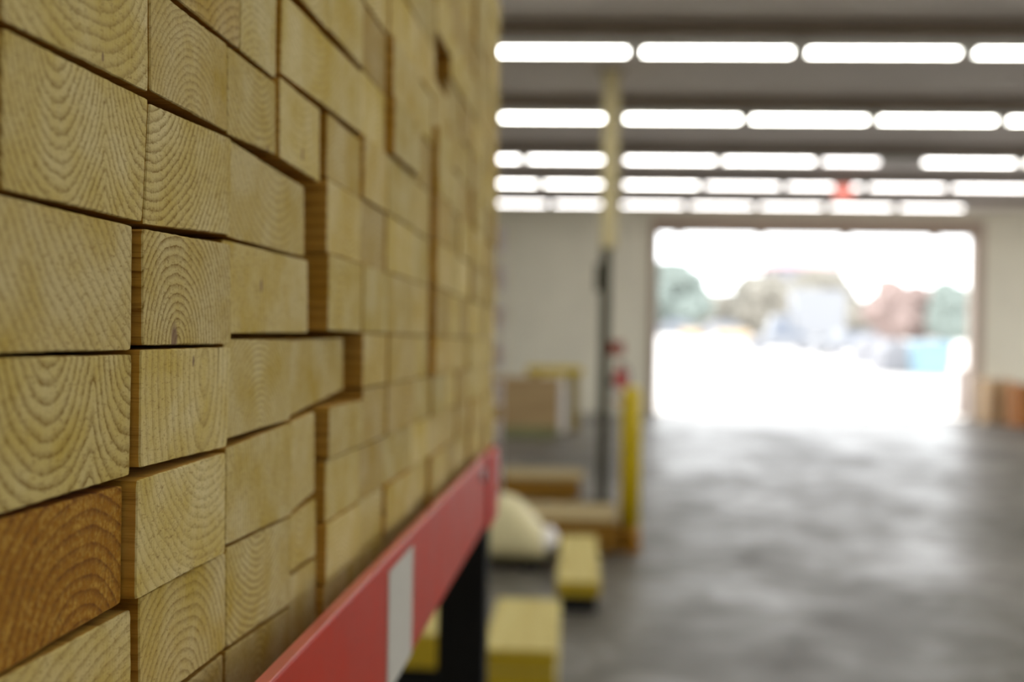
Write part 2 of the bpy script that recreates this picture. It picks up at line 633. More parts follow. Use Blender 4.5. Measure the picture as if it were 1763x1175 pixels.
# steel purlins above each row
n = 4
for y in [r[0] - 0.14 for r in rows] + [6.06, 3.26, 0.46, -2.34]:
    bm = bmesh.new()
    z = ceil_z(y) + 0.004
    add_prism(bm, [(y - 0.03, z), (y - 0.03, z - 0.13), (y + 0.03, z - 0.13), (y + 0.03, z - 0.118), (y - 0.018, z - 0.118), (y - 0.018, z)], 0, XL, XR)
    struct('trim_%d' % n, bm, 'purlin'); n += 1

# ------------------------------------------------------------------ lumber stack
vdir = ray(1040, 590 + (1040 - 881.5) * math.tan(ROLL)); vdir.z = 0; vdir.normalize()
nr = Vector((vdir.y, -vdir.x, 0))                    # out of the stack, towards the aisle
D0 = 0.14
STACK_ROT = Matrix((vdir, -nr, Vector((0, 0, 1)))).transposed()   # local x along face, y into the stack, z up


def on_face(px, py, p=0.0):
    r = ray(px, py)
    q = r * (-(D0 - p) / r.dot(nr))
    return q.dot(vdir), q.z                          # metres along the stack, metres above the eye


def lumber(corners, p, pith, second, rings, tint, tone, contrast, label, rough=0.0003, length=0.95, knot=None, crack=None, squash=1.0):
    """corners tl,tr,br,bl as (along, up); the board's end faces the aisle"""
    cs = sum(c[0] for c in corners) / 4
    cz = sum(c[1] for c in corners) / 4
    loop = []
    seed = random.random() * 60
    for i in range(4):
        a, b = corners[i], corners[(i + 1) % 4]
        n = 30 if i % 2 == 0 else 16
        for j in range(n):
            t = j / n
            x = a[0] + (b[0] - a[0]) * t - cs
            z = a[1] + (b[1] - a[1]) * t - cz
            # eased corners and torn edge
            e = min(t, 1 - t) * math.hypot(b[0] - a[0], b[1] - a[1])
            ins = max(0, 0.0007 - e) * 0.8 + random.uniform(0, rough)
            d = math.hypot(x, z)
            loop.append((x * (1 - ins / d), z * (1 - ins / d)))
            if crack and i == 0 and t <= crack[0] < t + 1 / n:      # a drying crack opens from the top edge
                for f, dp in ((-0.5, 0), (-0.12, crack[1] * 0.6), (0.0, crack[1]), (0.22, crack[1] * 0.6), (0.5, 0)):
                    tt = crack[0] + f * crack[2]
                    loop.append((a[0] + (b[0] - a[0]) * tt - cs - 0.0012 * dp / crack[1], a[1] + (b[1] - a[1]) * tt - cz - dp))
    bm = bmesh.new()
    ch = 0.0005
    R = []
    for dy, s in ((0.0, ch), (ch, 0.0), (length, 0.0)):
        ring = []
        for x, z in loop:
            d = math.hypot(x, z)
            ring.append(bm.verts.new((x * (1 - s / d), dy, z * (1 - s / d))))
        R.append(ring)
    m = len(loop)
    for a, b in zip(R, R[1:]):
        for i in range(m):
            bm.faces.new((a[i], a[(i + 1) % m], b[(i + 1) % m], b[i]))
    bm.faces.new(R[0])
    bm.faces.new(list(reversed(R[-1])))
    o = obj('lumber_board', bm, M_PINE)
    pos = EYE + vdir * cs - nr * (D0 - p) + Vector((0, 0, cz))
    o.matrix_world = Matrix.Translation(pos) @ STACK_ROT.to_4x4()
    o['pith_x'] = pith[0] - cs; o['pith_z'] = pith[1] - cz
    o['second_x'] = second[0] - cs; o['second_z'] = second[1] - cz
    o['rings'] = float(rings); o['tint'] = float(tint); o['tone'] = float(tone); o['contrast'] = float(contrast)
    o['seed'] = seed
    o['squash'] = float(squash)
    o['knot_x'] = knot[0] - cs if knot else 9.0; o['knot_z'] = knot[1] - cz if knot else 9.0; o['knot_r'] = knot[2] if knot else 0.001
    tag(o, label, 'lumber', 'sawn boards in the lumber stack')
    return o


# boards in and near focus, corner by corner from the picture: tl, tr, br, bl, out (mm), pith, second pith, rings/m, tint, tone, contrast
NEAR = [
    ('A0', (3, -233), (256, -31), (256, 161), (3, 36), 0, (150, -260), None, 260, 0, 1.0, 0.55,
     'pale board end at the upper left corner of the picture, above the longest board'),
    ('A1', (258, -30), (392, 76), (392, 229), (258, 157), 0.3, (335, 250), None, 420, 0.12, 0.93, 0.5,
     'yellowish rough board end with arched grain, above a black wedge-shaped gap'),
    ('A2', (391, 77), (475, 142), (475, 268), (391, 232), 0, (445, 30), None, 330, 0.05, 0.93, 0.55,
     'narrow yellowish board end with cupped grain, right of the rough arched-grain board'),
    ('B0', (3, 44), (256, 170), (246, 385), (3, 328), 0, (100, 5), (252, 72), 450, 0, 1.0, 0.75,
     'pale board end with two cupped grain patterns meeting in a tall flame'),
    ('B1', (257, 176), (399, 238), (397, 406), (247, 388), 0, (258, 70), None, 330, 0, 1.0, 0.8,
     'pale board end with strong rings rising to the right, under the black wedge gap'),
    ('C0', (-45, 322), (229, 388), (227, 605), (-45, 612), 0, ('far', (158, 388)), None, 270, 0.08, 0.97, 0.5,
     'board end with straight diagonal grain, leftmost below the flame-grained board'),
    ('C1', (245, 392), (398, 420), (398, 594), (245, 597), 2.3, (306, 592), None, 350, 0.06, 0.96, 0.85,
     'small board end with arched rings and a greyish knot at its lower edge'),
    ('D0', (-45, 616), (228, 609), (224, 820), (-45, 902), 0, (85, 545), (232, 575), 300, 0, 1.0, 0.85,
     'board end with deep cupped rings, leftmost above the dark orange board'),
    ('D1', (242, 601), (398, 597), (391, 771), (240, 808), 2.4, (352, 640), None, 190, 0, 1.04, 0.45,
     'pale smooth board end with a thin vertical crack near its right edge'),
    ('E0', (-45, 906), (212, 834), (209, 1040), (-45, 1190), -0.6, (140, 1150), None, 230, 1.0, 1.0, 0.8,
     'dark orange-brown resinous board end with rough fibres'),
    ('E1', (236, 827), (389, 778), (388, 953), (233, 1036), 3.2, (360, 660), None, 300, 0, 1.05, 0.4,
     'pale board end with faint grain, right of the dark orange board'),
    ('F0', (-45, 1194), (226, 1048), (227, 1256), (-45, 1436), 0, ('far', (128, 1320)), None, 230, 0, 1.0, 0.5,
     'pale board end with slanting grain, at the lower left under the dark orange board'),
    ('F1', (239, 1029), (389, 950), (389, 1116), (240, 1236), 1.2, (310, 1230), None, 280, 0.04, 0.98, 0.6,
     'board end with broad arches, cut by the bottom of the picture'),
    ('B2', (391, 237), (524, 322), (524, 444), (391, 409), -2, (480, 150), None, 260, 0.08, 0.95, 0.4,
     'yellowish board end left of the black notch, above the board with a brown fleck'),
    ('C2', (382, 411), (530, 448), (530, 574), (382, 576), -1.5, (700, 430), None, 240, 0.04, 1.0, 0.35,
     'pale yellow board end with a small brown vertical fleck'),
    ('D2', (386, 583), (500, 585), (500, 724), (381, 760), -0.3, (445, 790), None, 380, 0.03, 0.97, 0.6,
     'board end with many fine arches, under a thin black crack'),
    ('D3', (491, 586), (591, 581), (591, 671), (491, 722), -3, (560, 700), None, 240, 0.08, 0.93, 0.35,
     'wide yellowish board end set back, left of a brown recess'),
    ('E2', (389, 772), (503, 727), (503, 887), (388, 941), 0.5, (330, 960), None, 330, 0, 1.0, 0.7,
     'board end with rings fanning up to the right, right of the pale faint-grained board'),
    ('E3', (501, 726), (542, 708), (542, 848), (501, 884), -0.5, (560, 700), None, 240, 0.05, 1.0, 0.4,
     'narrow board end in the third course, beside the fanning-ring board'),
    ('F2', (389, 944), (500, 890), (500, 1042), (389, 1117), 0.3, (450, 820), None, 330, 0, 0.98, 0.8,
     'board end with strong cupped rings, second course from the bottom of the picture'),
    ('F3', (499, 890), (544, 857), (544, 957), (499, 988), 0, (520, 830), None, 260, 0.05, 1.0, 0.35,
     'narrow pale board end right of the strong cupped-ring board'),
    ('G2', (389, 1122), (500, 1046), (500, 1190), (389, 1292), 0, (440, 1200), None, 300, 0.06, 0.95, 0.55,
     'board end with small closed rings at the bottom edge of the picture'),
    ('G3', (499, 993), (544, 961), (544, 1080), (499, 1122), -0.4, (560, 900), None, 260, 0.05, 0.97, 0.35,
     'narrow board end just above the near end of the red beam'),
    ('Q', (482, 131), (551, 188), (551, 316), (482, 272), 1.2, (520, 0), None, 250, 0, 1.05, 0.3,
     'pale board end directly above the black notch'),
    ('P', (482, -20), (611, 112), (611, 221), (482, 125), 1.0, (540, -200), None, 250, 0, 1.05, 0.3,
     'pale board end under a slanting black crack at the top of the picture'),
]
KNOTS = {'C1': (300, 583, 0.0036), 'C2': (450, 492, 0.0022), 'D1': (333, 622, 0.0014), 'A2': (461, 262, 0.0022), 'Q': (521, 266, 0.0022), 'A0': (177, 98, 0.0010)}
NEARC = {}
for (nm, tl, tr, br, bl, p, c1, c2, rg, ti, to, co, lab) in NEAR:
    p *= 0.001
    cor = [on_face(*q, p) for q in (tl, tr, br, bl)]
    # keep a hair of air between neighbours
    cs = sum(c[0] for c in cor) / 4; cz = sum(c[1] for c in cor) / 4
    cor = [(c[0] - math.copysign(0.0002, c[0] - cs), c[1] - math.copysign(0.0002, c[1] - cz)) for c in cor]
    if c1[0] == 'far':
        m = on_face(*c1[1], p)
        pith = (cs + (m[0] - cs) * 9, cz + (m[1] - cz) * 9)
    else:
        pith = on_face(*c1, p)
    NEARC[nm] = cor
    if nm == 'P':
        cor = [(sx_, c[1]) for sx_, c in zip((0.4935, 0.6585, 0.6585, 0.4935), cor)]
    sec = on_face(*c2, p) if c2 else (pith[0] + 5, pith[1] + 5)
    kn = KNOTS.get(nm)
    lumber(cor, p, pith, sec, rg, ti, to, co, lab, knot=(*on_face(kn[0], kn[1], p), kn[2]) if kn else None,
           crack=(0.84, 0.017, 0.012) if nm == 'D1' else None, squash={'B0': 0.62, 'D0': 0.75, 'D1': 0.6, 'E2': 0.8}.get(nm, 1.0))

# the rest of the stack, course by course
PZ = 0.0378
Z0 = 0.0336 - PZ * 5
edges = [0.5785, 0.66, 0.733, 0.838, 0.925, 1.012, 1.10, 1.19, 1.28, 1.37, 1.46]
near_edges = [0.1775, 0.262, 0.351, 0.4395, 0.525, 0.568]
ncol = len(edges) - 1
colp = [0.0035, 0.003, 0.0045, 0.002, 0.0045, 0.0035, 0.003, 0.0055, 0.003, 0.0045]
ncourse = 16


LV = [Z0, -0.1225, -0.0915, -0.0600, -0.0275, 0.0040, 0.0430, 0.0800, 0.1168, 0.1540] + [0.1540 + 0.0376 * i for i in range(1, 8)]


def filler(s0, s1, k, j_from_far, p, tone=None, shrink=(0, 0), lab=None, dz=0.0, zz=None):
    z0, z1 = zz if zz else (Z0 + k * PZ + dz, Z0 + (k + 1) * PZ + dz)
    g = lambda: random.uniform(0.0001, 0.0005)
    jz = random.uniform(0.0, 0.0005)
    cor = [(s0 + g() + shrink[0], z1 - g() * 0.6 - jz), (s1 - g() - shrink[1], z1 - g() * 0.6 - jz), (s1 - g() - shrink[1], z0 + 0.0002), (s0 + g() + shrink[0], z0 + 0.0002)]
    cs, cz = (s0 + s1) / 2, (z0 + z1) / 2
    a = random.choice([1, -1, 1, -1, 0.3]) * math.pi / 2 + random.uniform(-0.5, 0.5)
    rr = random.uniform(0.015, 0.075)
    pith = (cs + rr * math.cos(a), cz + rr * math.sin(a))
    sec = (pith[0] + random.uniform(0.04, 0.07), pith[1] + random.uniform(-0.03, 0.03)) if random.random() < 0.25 else (cs + 5, cz + 5)
    ti = random.choice([0, 0, 0, 0.08, 0.16, 0.24])
    if random.random() < 0.04:
        ti = 0.3
    lumber(cor, p, pith, sec, random.uniform(220, 360), ti,
           tone if tone else random.uniform(0.88, 1.2), random.uniform(0.3, 0.7), lab)


for k in range(ncourse):
    for j in range(ncol):
        s0, s1 = edges[j], edges[j + 1]
        if k == 4 and j == 0:
            continue                                  # the wide board set back fills this place
        z0, z1 = LV[k], LV[k + 1]
        if j == 4 and k >= 8:
            z1 += 0.0165
            z0 += 0.0165 if k > 8 else 0
        if j == 0 and k == 3:
            z1 = -0.0336
        if j == 0 and k == 7:
            z1 = 0.1130
        q = project(EYE + vdir * s1 - nr * D0 + Vector((0, 0, z0)))
        if q[1] < -90:
            continue
        p = colp[j] + random.uniform(-0.0018, 0.0018)
        far = ncol - j
        lab = f'sawn board end, {ordinal(k + 1)} course from the bottom of the stack, {ordinal(far)} from its far edge'
        if j == 4 and k == 10:
            continue                                  # the dark hole high in the stack
        if j == 0 and k == 8:
            continue                                  # the wide pale board reaches this far
        if j == 0 and k >= 7:
            p = 0.001
        if j == 1 and k == 4:
            p = 0.0045
        if j == 2 and k == 8:
            p = 0.0070
        if j == 1 and k in (8, 9):
            p = 0.0005
        if j == 4 and k in (4, 5, 6, 7, 8):
            p = 0.0075
        if j == 3 and k in (4, 5, 6, 7, 8):
            p = 0.0015
        filler(s0, s1, k, far, p, None, (0, 0), lab, zz=(z0, z1))
    # boards outside the picture that the seen ones lie on or against
    for j in range(5):
        s0, s1 = near_edges[j], near_edges[j + 1]
        if k == 0 and j == 2:
            s1 = 0.4330
        nth = ncol + 5 - j
        lab = f'sawn board end, {ordinal(k + 1)} course from the bottom of the stack, {ordinal(nth)} from its far edge'
        if j == 0:
            if k in (5, 6):
                e = min(c[0] for c in NEARC['B0' if k == 5 else 'A0'])
                filler(e - 0.089, e - 0.0002, k, nth, -0.001, 0.9, (0, 0), lab)
        elif (k == 0 and j in (1, 2)) or (k == 7 and j == 2):
            filler(s0, s1, k, nth, 0, 0.95, (0, 0), lab)
        elif k in (7, 8) and j == 3:
            filler(0.4400, 0.4890, k, nth, 0, 0.95, (0, 0), lab)
        elif k in (8, 9) and j == 4:
            filler(0.5065, 0.5780, k, nth, 0.001, 1.05, (0, 0), lab, dz=0.006)

# ------------------------------------------------------------------ red rack beam
bdir = ray(1018, 590 + (1018 - 881.5) * math.tan(ROLL)); bdir.z = 0; bdir.normalize()
bn = Vector((bdir.y, -bdir.x, 0))
DB = 0.108
BROT = Matrix((bdir, -bn, Vector((0, 0, 1)))).transposed()
BZT, BZB = -0.1187, -0.1976


def on_beam(px, py):
    r = ray(px, py)
    q = r * (-DB / r.dot(bn))
    return q.dot(bdir), q.z


rack = thing('rack_beam', 'glossy red steel rack beam with a grey sticker, carrying the lumber stack', 'rack beam',
             EYE - bn * DB, math.atan2(bdir.y, bdir.x))
S0, S1 = 0.02, on_beam(838, 860)[0]
bm = bmesh.new()
r = 0.006
ztop, zbot = BZT, BZB
prof = []
for cx, cz, a0 in ((r, zbot + r, 180), (0.032 - r, zbot + r, 270)):
    for i in range(5):
        a = math.radians(a0 + 22.5 * i)
        prof.append((cx + r * math.cos(a), cz + r * math.sin(a)))
prof += [(0.032, Z0 - 0.005), (0.075, Z0 - 0.005), (0.075, Z0 - 0.0008), (0.0052, Z0 - 0.0008)]
rt = 0.0015
for cx, cz, a0 in ((0.0052 - rt, ztop - rt, 0), (rt, ztop - rt, 90)):
    for i in range(5):
        a = math.radians(a0 + 22.5 * i)
        prof.append((cx + rt * math.cos(a), cz + rt * math.sin(a)))
add_prism(bm, prof, 0, S0, S1)
obj('beam_rail', bm, 'red', rack)
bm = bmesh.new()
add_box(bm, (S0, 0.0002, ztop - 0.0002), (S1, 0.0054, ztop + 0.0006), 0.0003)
obj('top_edge', bm, 'sheenred', rack)['label'] = 'red top edge with lamp sheen in its colour'
# sticker: four corners on the beam face
q = [on_beam(*c) for c in ((668, 1002), (712, 960), (705, 1108), (666, 1172))]
sa, sb = (q[0][0] + q[3][0]) / 2, (q[1][0] + q[2][0]) / 2
bm = bmesh.new()
add_box(bm, (sa, -0.0006, BZB + 0.004), (sb, -0.0001, BZT - 0.0075), 0.0001)
obj('sticker', bm, 'sticker', rack)
# end connector with its hooks and a safety pin
bm = bmesh.new()
add_box(bm, (S1, -0.004, BZB - 0.002), (S1 + 0.104, 0.006, BZT - 0.001), 0.002)
add_box(bm, (S1 + 0.06, 0.006, BZB + 0.01), (1.475, 0.026, BZT - 0.012), 0.002)
con = obj('end_plate', bm, 'deepred', rack)
bm = bmesh.new()
ps, pz = on_beam(829, 818)
add_tube(bm, (ps, -0.004, pz), (ps, 0.0, pz), 0.0065, 0.008, 20)
obj('safety_pin', bm, 'pin', rack)

# rack upright beyond the end of the stack
S1u = S1 + 0.040
up = thing('rack_upright', 'rack upright at the far end of the red beam, black below, grey perforated above', 'rack post',
           EYE - bn * DB + bdir * S1u - Vector((0, 0, CAM_H)), math.atan2(bdir.y, bdir.x))
bm = bmesh.new()
lat = lambda px, s: -( (px - 881.5) / F * s) 
# black post: right edge seen at x = 835, left at x = 750
e1 = at_y(835, 1100, 1.53); e0 = at_y(752, 1100, 1.53)
def to_up(p):
    d = p - (EYE - bn * DB + bdir * S1u)
    return d.dot(bdir), -d.dot(bn)
a1, a0 = to_up(e1), to_up(e0)
add_box(bm, (a1[0], a1[1], 0.0), (a1[0] + 0.05, a0[1], CAM_H + BZT + 0.0), 0.003)
obj('post', bm, 'black', up)
bm = bmesh.new()
add_box(bm, (a1[0] - 0.03, a1[1] - 0.012, 0.0), (a1[0] + 0.08, a0[1] + 0.02, 0.008))
obj('foot_plate', bm, 'black', up)
# perforated rail: a strip with slots at two-inch spacing
g1 = to_up(at_y(871, 500, 1.56)); g2 = to_up(at_y(860, 100, 1.56)); g0 = to_up(at_y(846, 500, 1.56))
y1, y0 = g1[1], g0[1] + 0.03
zb, zt = CAM_H + BZB, CAM_H + 0.62
bm = bmesh.new()
sx = g1[0]
ym = g1[1] + 0.0075
hw, hh, pit = 0.0060, 0.010, 0.0508
ylo, yhi = y1, y0
zsw = CAM_H + (590 - 392) / F * 1.56               # dark plain rail above, pale slotted rail below
add_box(bm, (sx, ylo, zb), (sx + 0.002, ym - hw, zsw))
add_box(bm, (sx, ym + hw, zb), (sx + 0.002, yhi, zsw))
h0 = CAM_H + (590 - 447) / F * 1.56
zc = h0 - math.floor((h0 - zb) / pit) * pit
prev = zb
while zc + hh < zsw:
    add_box(bm, (sx, ym - hw, prev), (sx + 0.002, ym + hw, zc - hh))
    prev = zc + hh
    zc += pit
add_box(bm, (sx, ym - hw, prev), (sx + 0.002, ym + hw, zsw))
add_box(bm, (sx, yhi - 0.002, zb), (sx + 0.05, yhi, zsw))
obj('perforated_rail', bm, 'palerail', up)
bm = bmesh.new()
add_box(bm, (sx, g2[1], zsw), (sx + 0.002, yhi, zt))
add_box(bm, (sx, yhi - 0.002, zsw), (sx + 0.05, yhi, zt))
obj('plain_rail', bm, 'steel', up)

# ------------------------------------------------------------------ steel column and what hangs on it
cb = at_z(1041, 866)
cy = cb.y
cxm = at_y(1050, 300, cy).x
ztp = ceil_z(cy)
zsplit = at_y(1045, 428, cy).z
col = thing('steel_column', 'steel building column painted cream above and dark below, near the yellow bollard', 'column', (cxm, cy, 0))
bm = bmesh.new()
w = 0.07
add_box(bm, (-w, -w, zsplit), (w, w, ztp - 0.012), 0.008)
obj('upper_shaft', bm, 'cream', col)
bm = bmesh.new()
xl, xr_ = at_y(1031, 640, cy).x - cxm, at_y(1049, 640, cy).x - cxm
add_box(bm, (xl, -0.05, 0.012), (xr_, 0.05, zsplit), 0.006)
obj('lower_shaft', bm, 'darkgreen', col)
part_box('base_plate', (xl - 0.05, -0.1, 0), (xr_ + 0.05, 0.1, 0.012), 'darkgreen', col)
bm = bmesh.new()
bz = at_y(1024, 478, cy).z
add_box(bm, (xl - 0.045, -0.05, bz - 0.12), (xl, 0.05, bz + 0.12), 0.006)
obj('switch_box', bm, 'darkgreen', col)
part_box('cap_plate', (-0.11, -0.11, ztp - 0.012), (0.11, 0.11, ztp), 'purlin', col)
# extinguisher
ex = at_y(1068, 655, cy)
ext = thing('fire_extinguisher', 'small red fire extinguisher hung on the right side of the dark column', 'fire extinguisher', (ex.x, cy, ex.z - 0.2))
bm = bmesh.new()
add_lathe(bm, [(0.05, 0.0), (0.058, 0.015), (0.058, 0.25), (0.045, 0.29), (0.02, 0.305)])
obj('cylinder', bm, 'extred', ext, True)
bm = bmesh.new()
add_lathe(bm, [(0.0585, 0.03), (0.0592, 0.035), (0.0592, 0.125), (0.0585, 0.13)])
obj('paper_label', bm, 'white', ext, True)
bm = bmesh.new()
add_lathe(bm, [(0.018, 0.305), (0.018, 0.335), (0.012, 0.35)], 16)
add_box(bm, (-0.01, -0.06, 0.335), (0.01, 0.02, 0.348))
add_box(bm, (-0.01, -0.07, 0.36), (0.01, 0.02, 0.370))
obj('valve', bm, 'black', ext)
bm = bmesh.new()
pts = [(0.0, -0.02, 0.33), (0.05, -0.05, 0.33), (0.072, -0.045, 0.26), (0.07, -0.035, 0.12)]
for a, b in zip(pts, pts[1:]):
    add_tube(bm, a, b, 0.008, n=8)
obj('hose', bm, 'black', ext)
bm = bmesh.new()
add_box(bm, (xr_ + cxm - ex.x, -0.02, 0.15), (-0.0585, 0.02, 0.2))
obj('bracket', bm, 'steel', ext)
sg = at_y(1064, 600, cy)
sgn = thing('hanging_sign', 'small faded red sign on the column above the fire extinguisher', 'sign', (sg.x, cy - 0.03, sg.z))
bm = bmesh.new()
add_box(bm, (xr_ + cxm - sg.x, -0.003, -0.06), (0.05, 0.003, 0.06), 0.002)
obj('sign_panel', bm, 'brownred', sgn)

# yellow bollard
yb = at_z(1083, 947)
bol = thing('bollard', 'tall yellow safety bollard with a rusty base, in front of the column', 'bollard', yb)
bh = at_y(1083, 664, yb.y).z
bm = bmesh.new()
R_ = 0.068
prf = [(R_, 0.16), (R_, bh - R_)] + [(R_ * math.cos(math.radians(a)), bh - R_ + R_ * math.sin(math.radians(a))) for a in (20, 40, 60, 80, 88)]
add_lathe(bm, prf)
obj('pipe', bm, 'yellow', bol, True)
bm = bmesh.new()
add_lathe(bm, [(0.074, 0.012), (0.074, 0.15), (0.068, 0.162)])
obj('sleeve', bm, 'rust', bol, True)
part_box('base_plate', (-0.075, -0.1, 0), (0.075, 0.1, 0.012), 'rust', bol)

# ------------------------------------------------------------------ timber along the aisle
def timber_piece(name, label, x0, x1, y0, y1, z0, z1, mat, endmat, end='front', bev=0.006, foot=None, cat='timber', group=None):
    """a squared timber; end = which face carries the end paint; foot = dunnage blocks below it"""
    t = thing(name, label, cat, ((x0 + x1) / 2, y0, 0), 0, group)
    hx = (x1 - x0) / 2
    L = y1 - y0
    bm = bmesh.new()
    rows_ = max(1, round((z1 - z0) / 0.09))
    hgt = (z1 - z0) / rows_
    for i in range(rows_):
        add_box(bm, (-hx, 0.003, z0 + i * hgt + 0.001), (hx, L, z0 + (i + 1) * hgt - 0.001), bev)
    obj('beam', bm, mat, t)
    if endmat:
        bm = bmesh.new()
        for i in range(rows_):
            add_box(bm, (-hx + 0.004, 0.0, z0 + i * hgt + 0.005), (hx - 0.004, 0.004, z0 + (i + 1) * hgt - 0.005))
        obj('painted_end', bm, endmat, t)
    if foot:
        for yy in foot:
            part_box('dunnage', (-hx + 0.02, yy, 0), (hx - 0.02, yy + 0.09, z0 + 0.001), 'black', t)
    return t


# nearest pale timber with the yellow end
pa = at_z(958, 1121, 0.30); pb = at_z(955, 1032, 0.30)
timber_piece('timber', 'pale cream timber with yellow painted end, lowest in the picture right of the black post',
             at_z(838, 1119, 0.30).x - 0.02, pa.x, pa.y, pb.y, 0.07, 0.30, 'timber_cream', 'timber_yellow', foot=(0.02, 0.6),
             group='timbers along the aisle')
ql = at_z(690, 1090, 0.33)
timber_piece('timber', 'yellow-ended timber glimpsed under the red beam, left of the black post',
             at_z(650, 1090, 0.33).x, at_z(800, 1090, 0.33).x, ql.y, ql.y + 0.85, 0.20, 0.33, 'timber_cream', 'timber_yellow', foot=(0.05, 0.6),
             group='timbers along the aisle')
# second pale timber on black dunnage
b2 = at_z(1033, 1058)
zt2 = at_y(1033, 1003, b2.y).z
b2l = at_y(957, 1050, b2.y).x
timber_piece('timber', 'pale cream timber on a black block, second along the aisle, beside the wrapped bale',
             b2l, b2.x, b2.y, at_z(1030, 922, zt2).y, 0.085, zt2, 'timber_cream', 'timber_yellow', foot=(0.03, 1.1),
             group='timbers along the aisle')
# brown crosswise timber at the bollard
br = at_z(1064, 960)
z3 = at_y(1064, 894, br.y).z
t = thing('timber', 'brown timber lying crosswise at the foot of the yellow bollard', 'timber', (br.x, br.y, 0), 0, 'timbers along the aisle')
bm = bmesh.new()
dpt = at_z(1060, 868, z3).y - br.y
add_box(bm, (-0.9, 0, 0.03), (0, dpt, z3 - 0.03), 0.008)
obj('beam', bm, 'timber_brown', t)
part_box('top_board', (-0.9, -0.004, z3 - 0.03), (0, dpt, z3), 'timber_tan', t, 0.004)
for xx in (-0.85, -0.16):
    part_box('dunnage', (xx, 0.04, 0), (xx + 0.09, dpt - 0.02, 0.031), 'rust', t)
# orange-brown timber further off
b4 = at_z(998, 865)
z4 = at_y(998, 823, b4.y).z
t = thing('timber', 'orange-brown timber lying crosswise behind the wrapped bale, left of the dark column', 'timber', (b4.x, b4.y, 0), 0, 'timbers along the aisle')
d4 = at_z(980, 808, z4).y - b4.y
bm = bmesh.new(); add_box(bm, (-1.6, 0, 0.02), (0, d4, z4 - 0.025), 0.008); obj('beam', bm, 'timber_brown', t)
part_box('top_board', (-1.6, -0.004, z4 - 0.025), (0.03, d4, z4), 'timber_tan', t, 0.004)
for xx in (-1.5, -0.2):
    part_box('dunnage', (xx, 0.03, 0), (xx + 0.09, d4 - 0.02, 0.021), 'rust', t)

# wrapped bale
bb = at_z(905, 984)
bal = thing('wrapped_bale', 'lumpy cream wrapped bale sloping down to a white bulge, left of the second pale timber', 'bale', (bb.x, bb.y, 0))
xr2 = at_y(955, 950, bb.y).x - bb.x
hpk = at_y(872, 848, bb.y + 0.3).z
nx, ny = 36, 22
x0, x1 = -0.75, xr2 - 0.05
dep = 0.48


def bale_h(u):
    pts = [(-0.75, hpk * 0.96), (-0.16, hpk), (-0.088, hpk * 0.93), (-0.018, hpk * 0.81), (0.053, hpk * 0.64), (0.123, hpk * 0.46), (0.17, hpk * 0.3), (0.3, hpk * 0.2)]
    for (a, ha), (b, hb) in zip(pts, pts[1:]):
        if u <= b:
            f = (u - a) / (b - a)
            return ha + (hb - ha) * f
    return pts[-1][1]


bm = bmesh.new()
grid = []
for i in range(nx + 1):
    u = x0 + (x1 - x0) * i / nx
    col_ = []
    for j in range(ny + 1):
        v = j / ny
        e = max(0.0, 1 - abs(2 * v - 1) ** 5) ** 0.5
        ex_ = max(0.0, 1 - max(0, (u - x1 + 0.06) / 0.06) ** 2) ** 0.5
        z = 0.07 + (bale_h(u) - 0.07) * (0.25 + 0.75 * e) * (0.3 + 0.7 * ex_)
        z += 0.025 * mnoise.noise(Vector((u * 7, v * 6, 1.3))) + 0.01 * mnoise.noise(Vector((u * 22, v * 20, 4)))
        col_.append(bm.verts.new((u, v * dep, z)))
    grid.append(col_)
for i in range(nx):
    for j in range(ny):
        bm.faces.new((grid[i][j], grid[i + 1][j], grid[i + 1][j + 1], grid[i][j + 1]))
border = [grid[i][0] for i in range(nx + 1)] + [grid[nx][j] for j in range(1, ny + 1)] + [grid[i][ny] for i in range(nx - 1, -1, -1)] + [grid[0][j] for j in range(ny - 1, 0, -1)]
low = [bm.verts.new((v.co.x * 0.985, v.co.y * 0.98 + 0.01, 0.075)) for v in border]
for i in range(len(border)):
    bm.faces.new((border[i], border[(i + 1) % len(border)], low[(i + 1) % len(border)], low[i]))
bm.faces.new(low)
obj('wrapping', bm, 'tarp', bal, True)
bm = bmesh.new()
bmesh.ops.create_icosphere(bm, subdivisions=4, radius=1.0)
for v in bm.verts:
    s = 1 + 0.10 * mnoise.noise(v.co * 2.2) + 0.04 * mnoise.noise(v.co * 7)
    v.co = Vector((v.co.x * 0.072 * s, v.co.y * 0.20 * s, v.co.z * 0.085 * s))
    v.co += Vector((xr2 - 0.055, 0.22, 0.155))
obj('bulging_end', bm, 'tarpend', bal, True)
for xx in (-0.62, -0.02):
    part_box('dunnage', (xx, 0.05, 0), (xx + 0.1, dep - 0.06, 0.076), 'black', bal)

# bundle of lumber further back
bu = at_z(962, 757)
hb_ = at_y(940, 651, bu.y).z
lb = thing('lumber_bundle', 'strapped bundle of weathered lumber with a white wrapped end, under the yellow stand', 'lumber bundle', (bu.x, bu.y, 0))
nl = 8
zlo = 0.08
hh_ = (hb_ - zlo) / nl
for i in range(nl):
    bm = bmesh.new()
    for j in range(5):
        add_box(bm, (-1.6 + random.uniform(0, .03), j * 0.13 + 0.002, zlo + i * hh_ + 0.002), (-0.001, j * 0.13 + 0.128, zlo + (i + 1) * hh_ - 0.002), 0.004)
    obj('board_layer', bm, 'bundle', lb)
bm = bmesh.new(); add_box(bm, (0.0, -0.004, zlo + 0.02), (0.10, 0.65, hb_ - 0.12), 0.02); obj('wrapped_end', bm, 'tarpend', lb)
for xx in (-1.45, -0.9, -0.3):
    part_box('dunnage', (xx, 0, 0), (xx + 0.12, 0.65, zlo + 0.001), 'bundle_green', lb)
part_box('bottom_board', (-1.6, -0.01, 0.02), (-0.02, -0.001, zlo + hh_), 'bundle_green', lb)
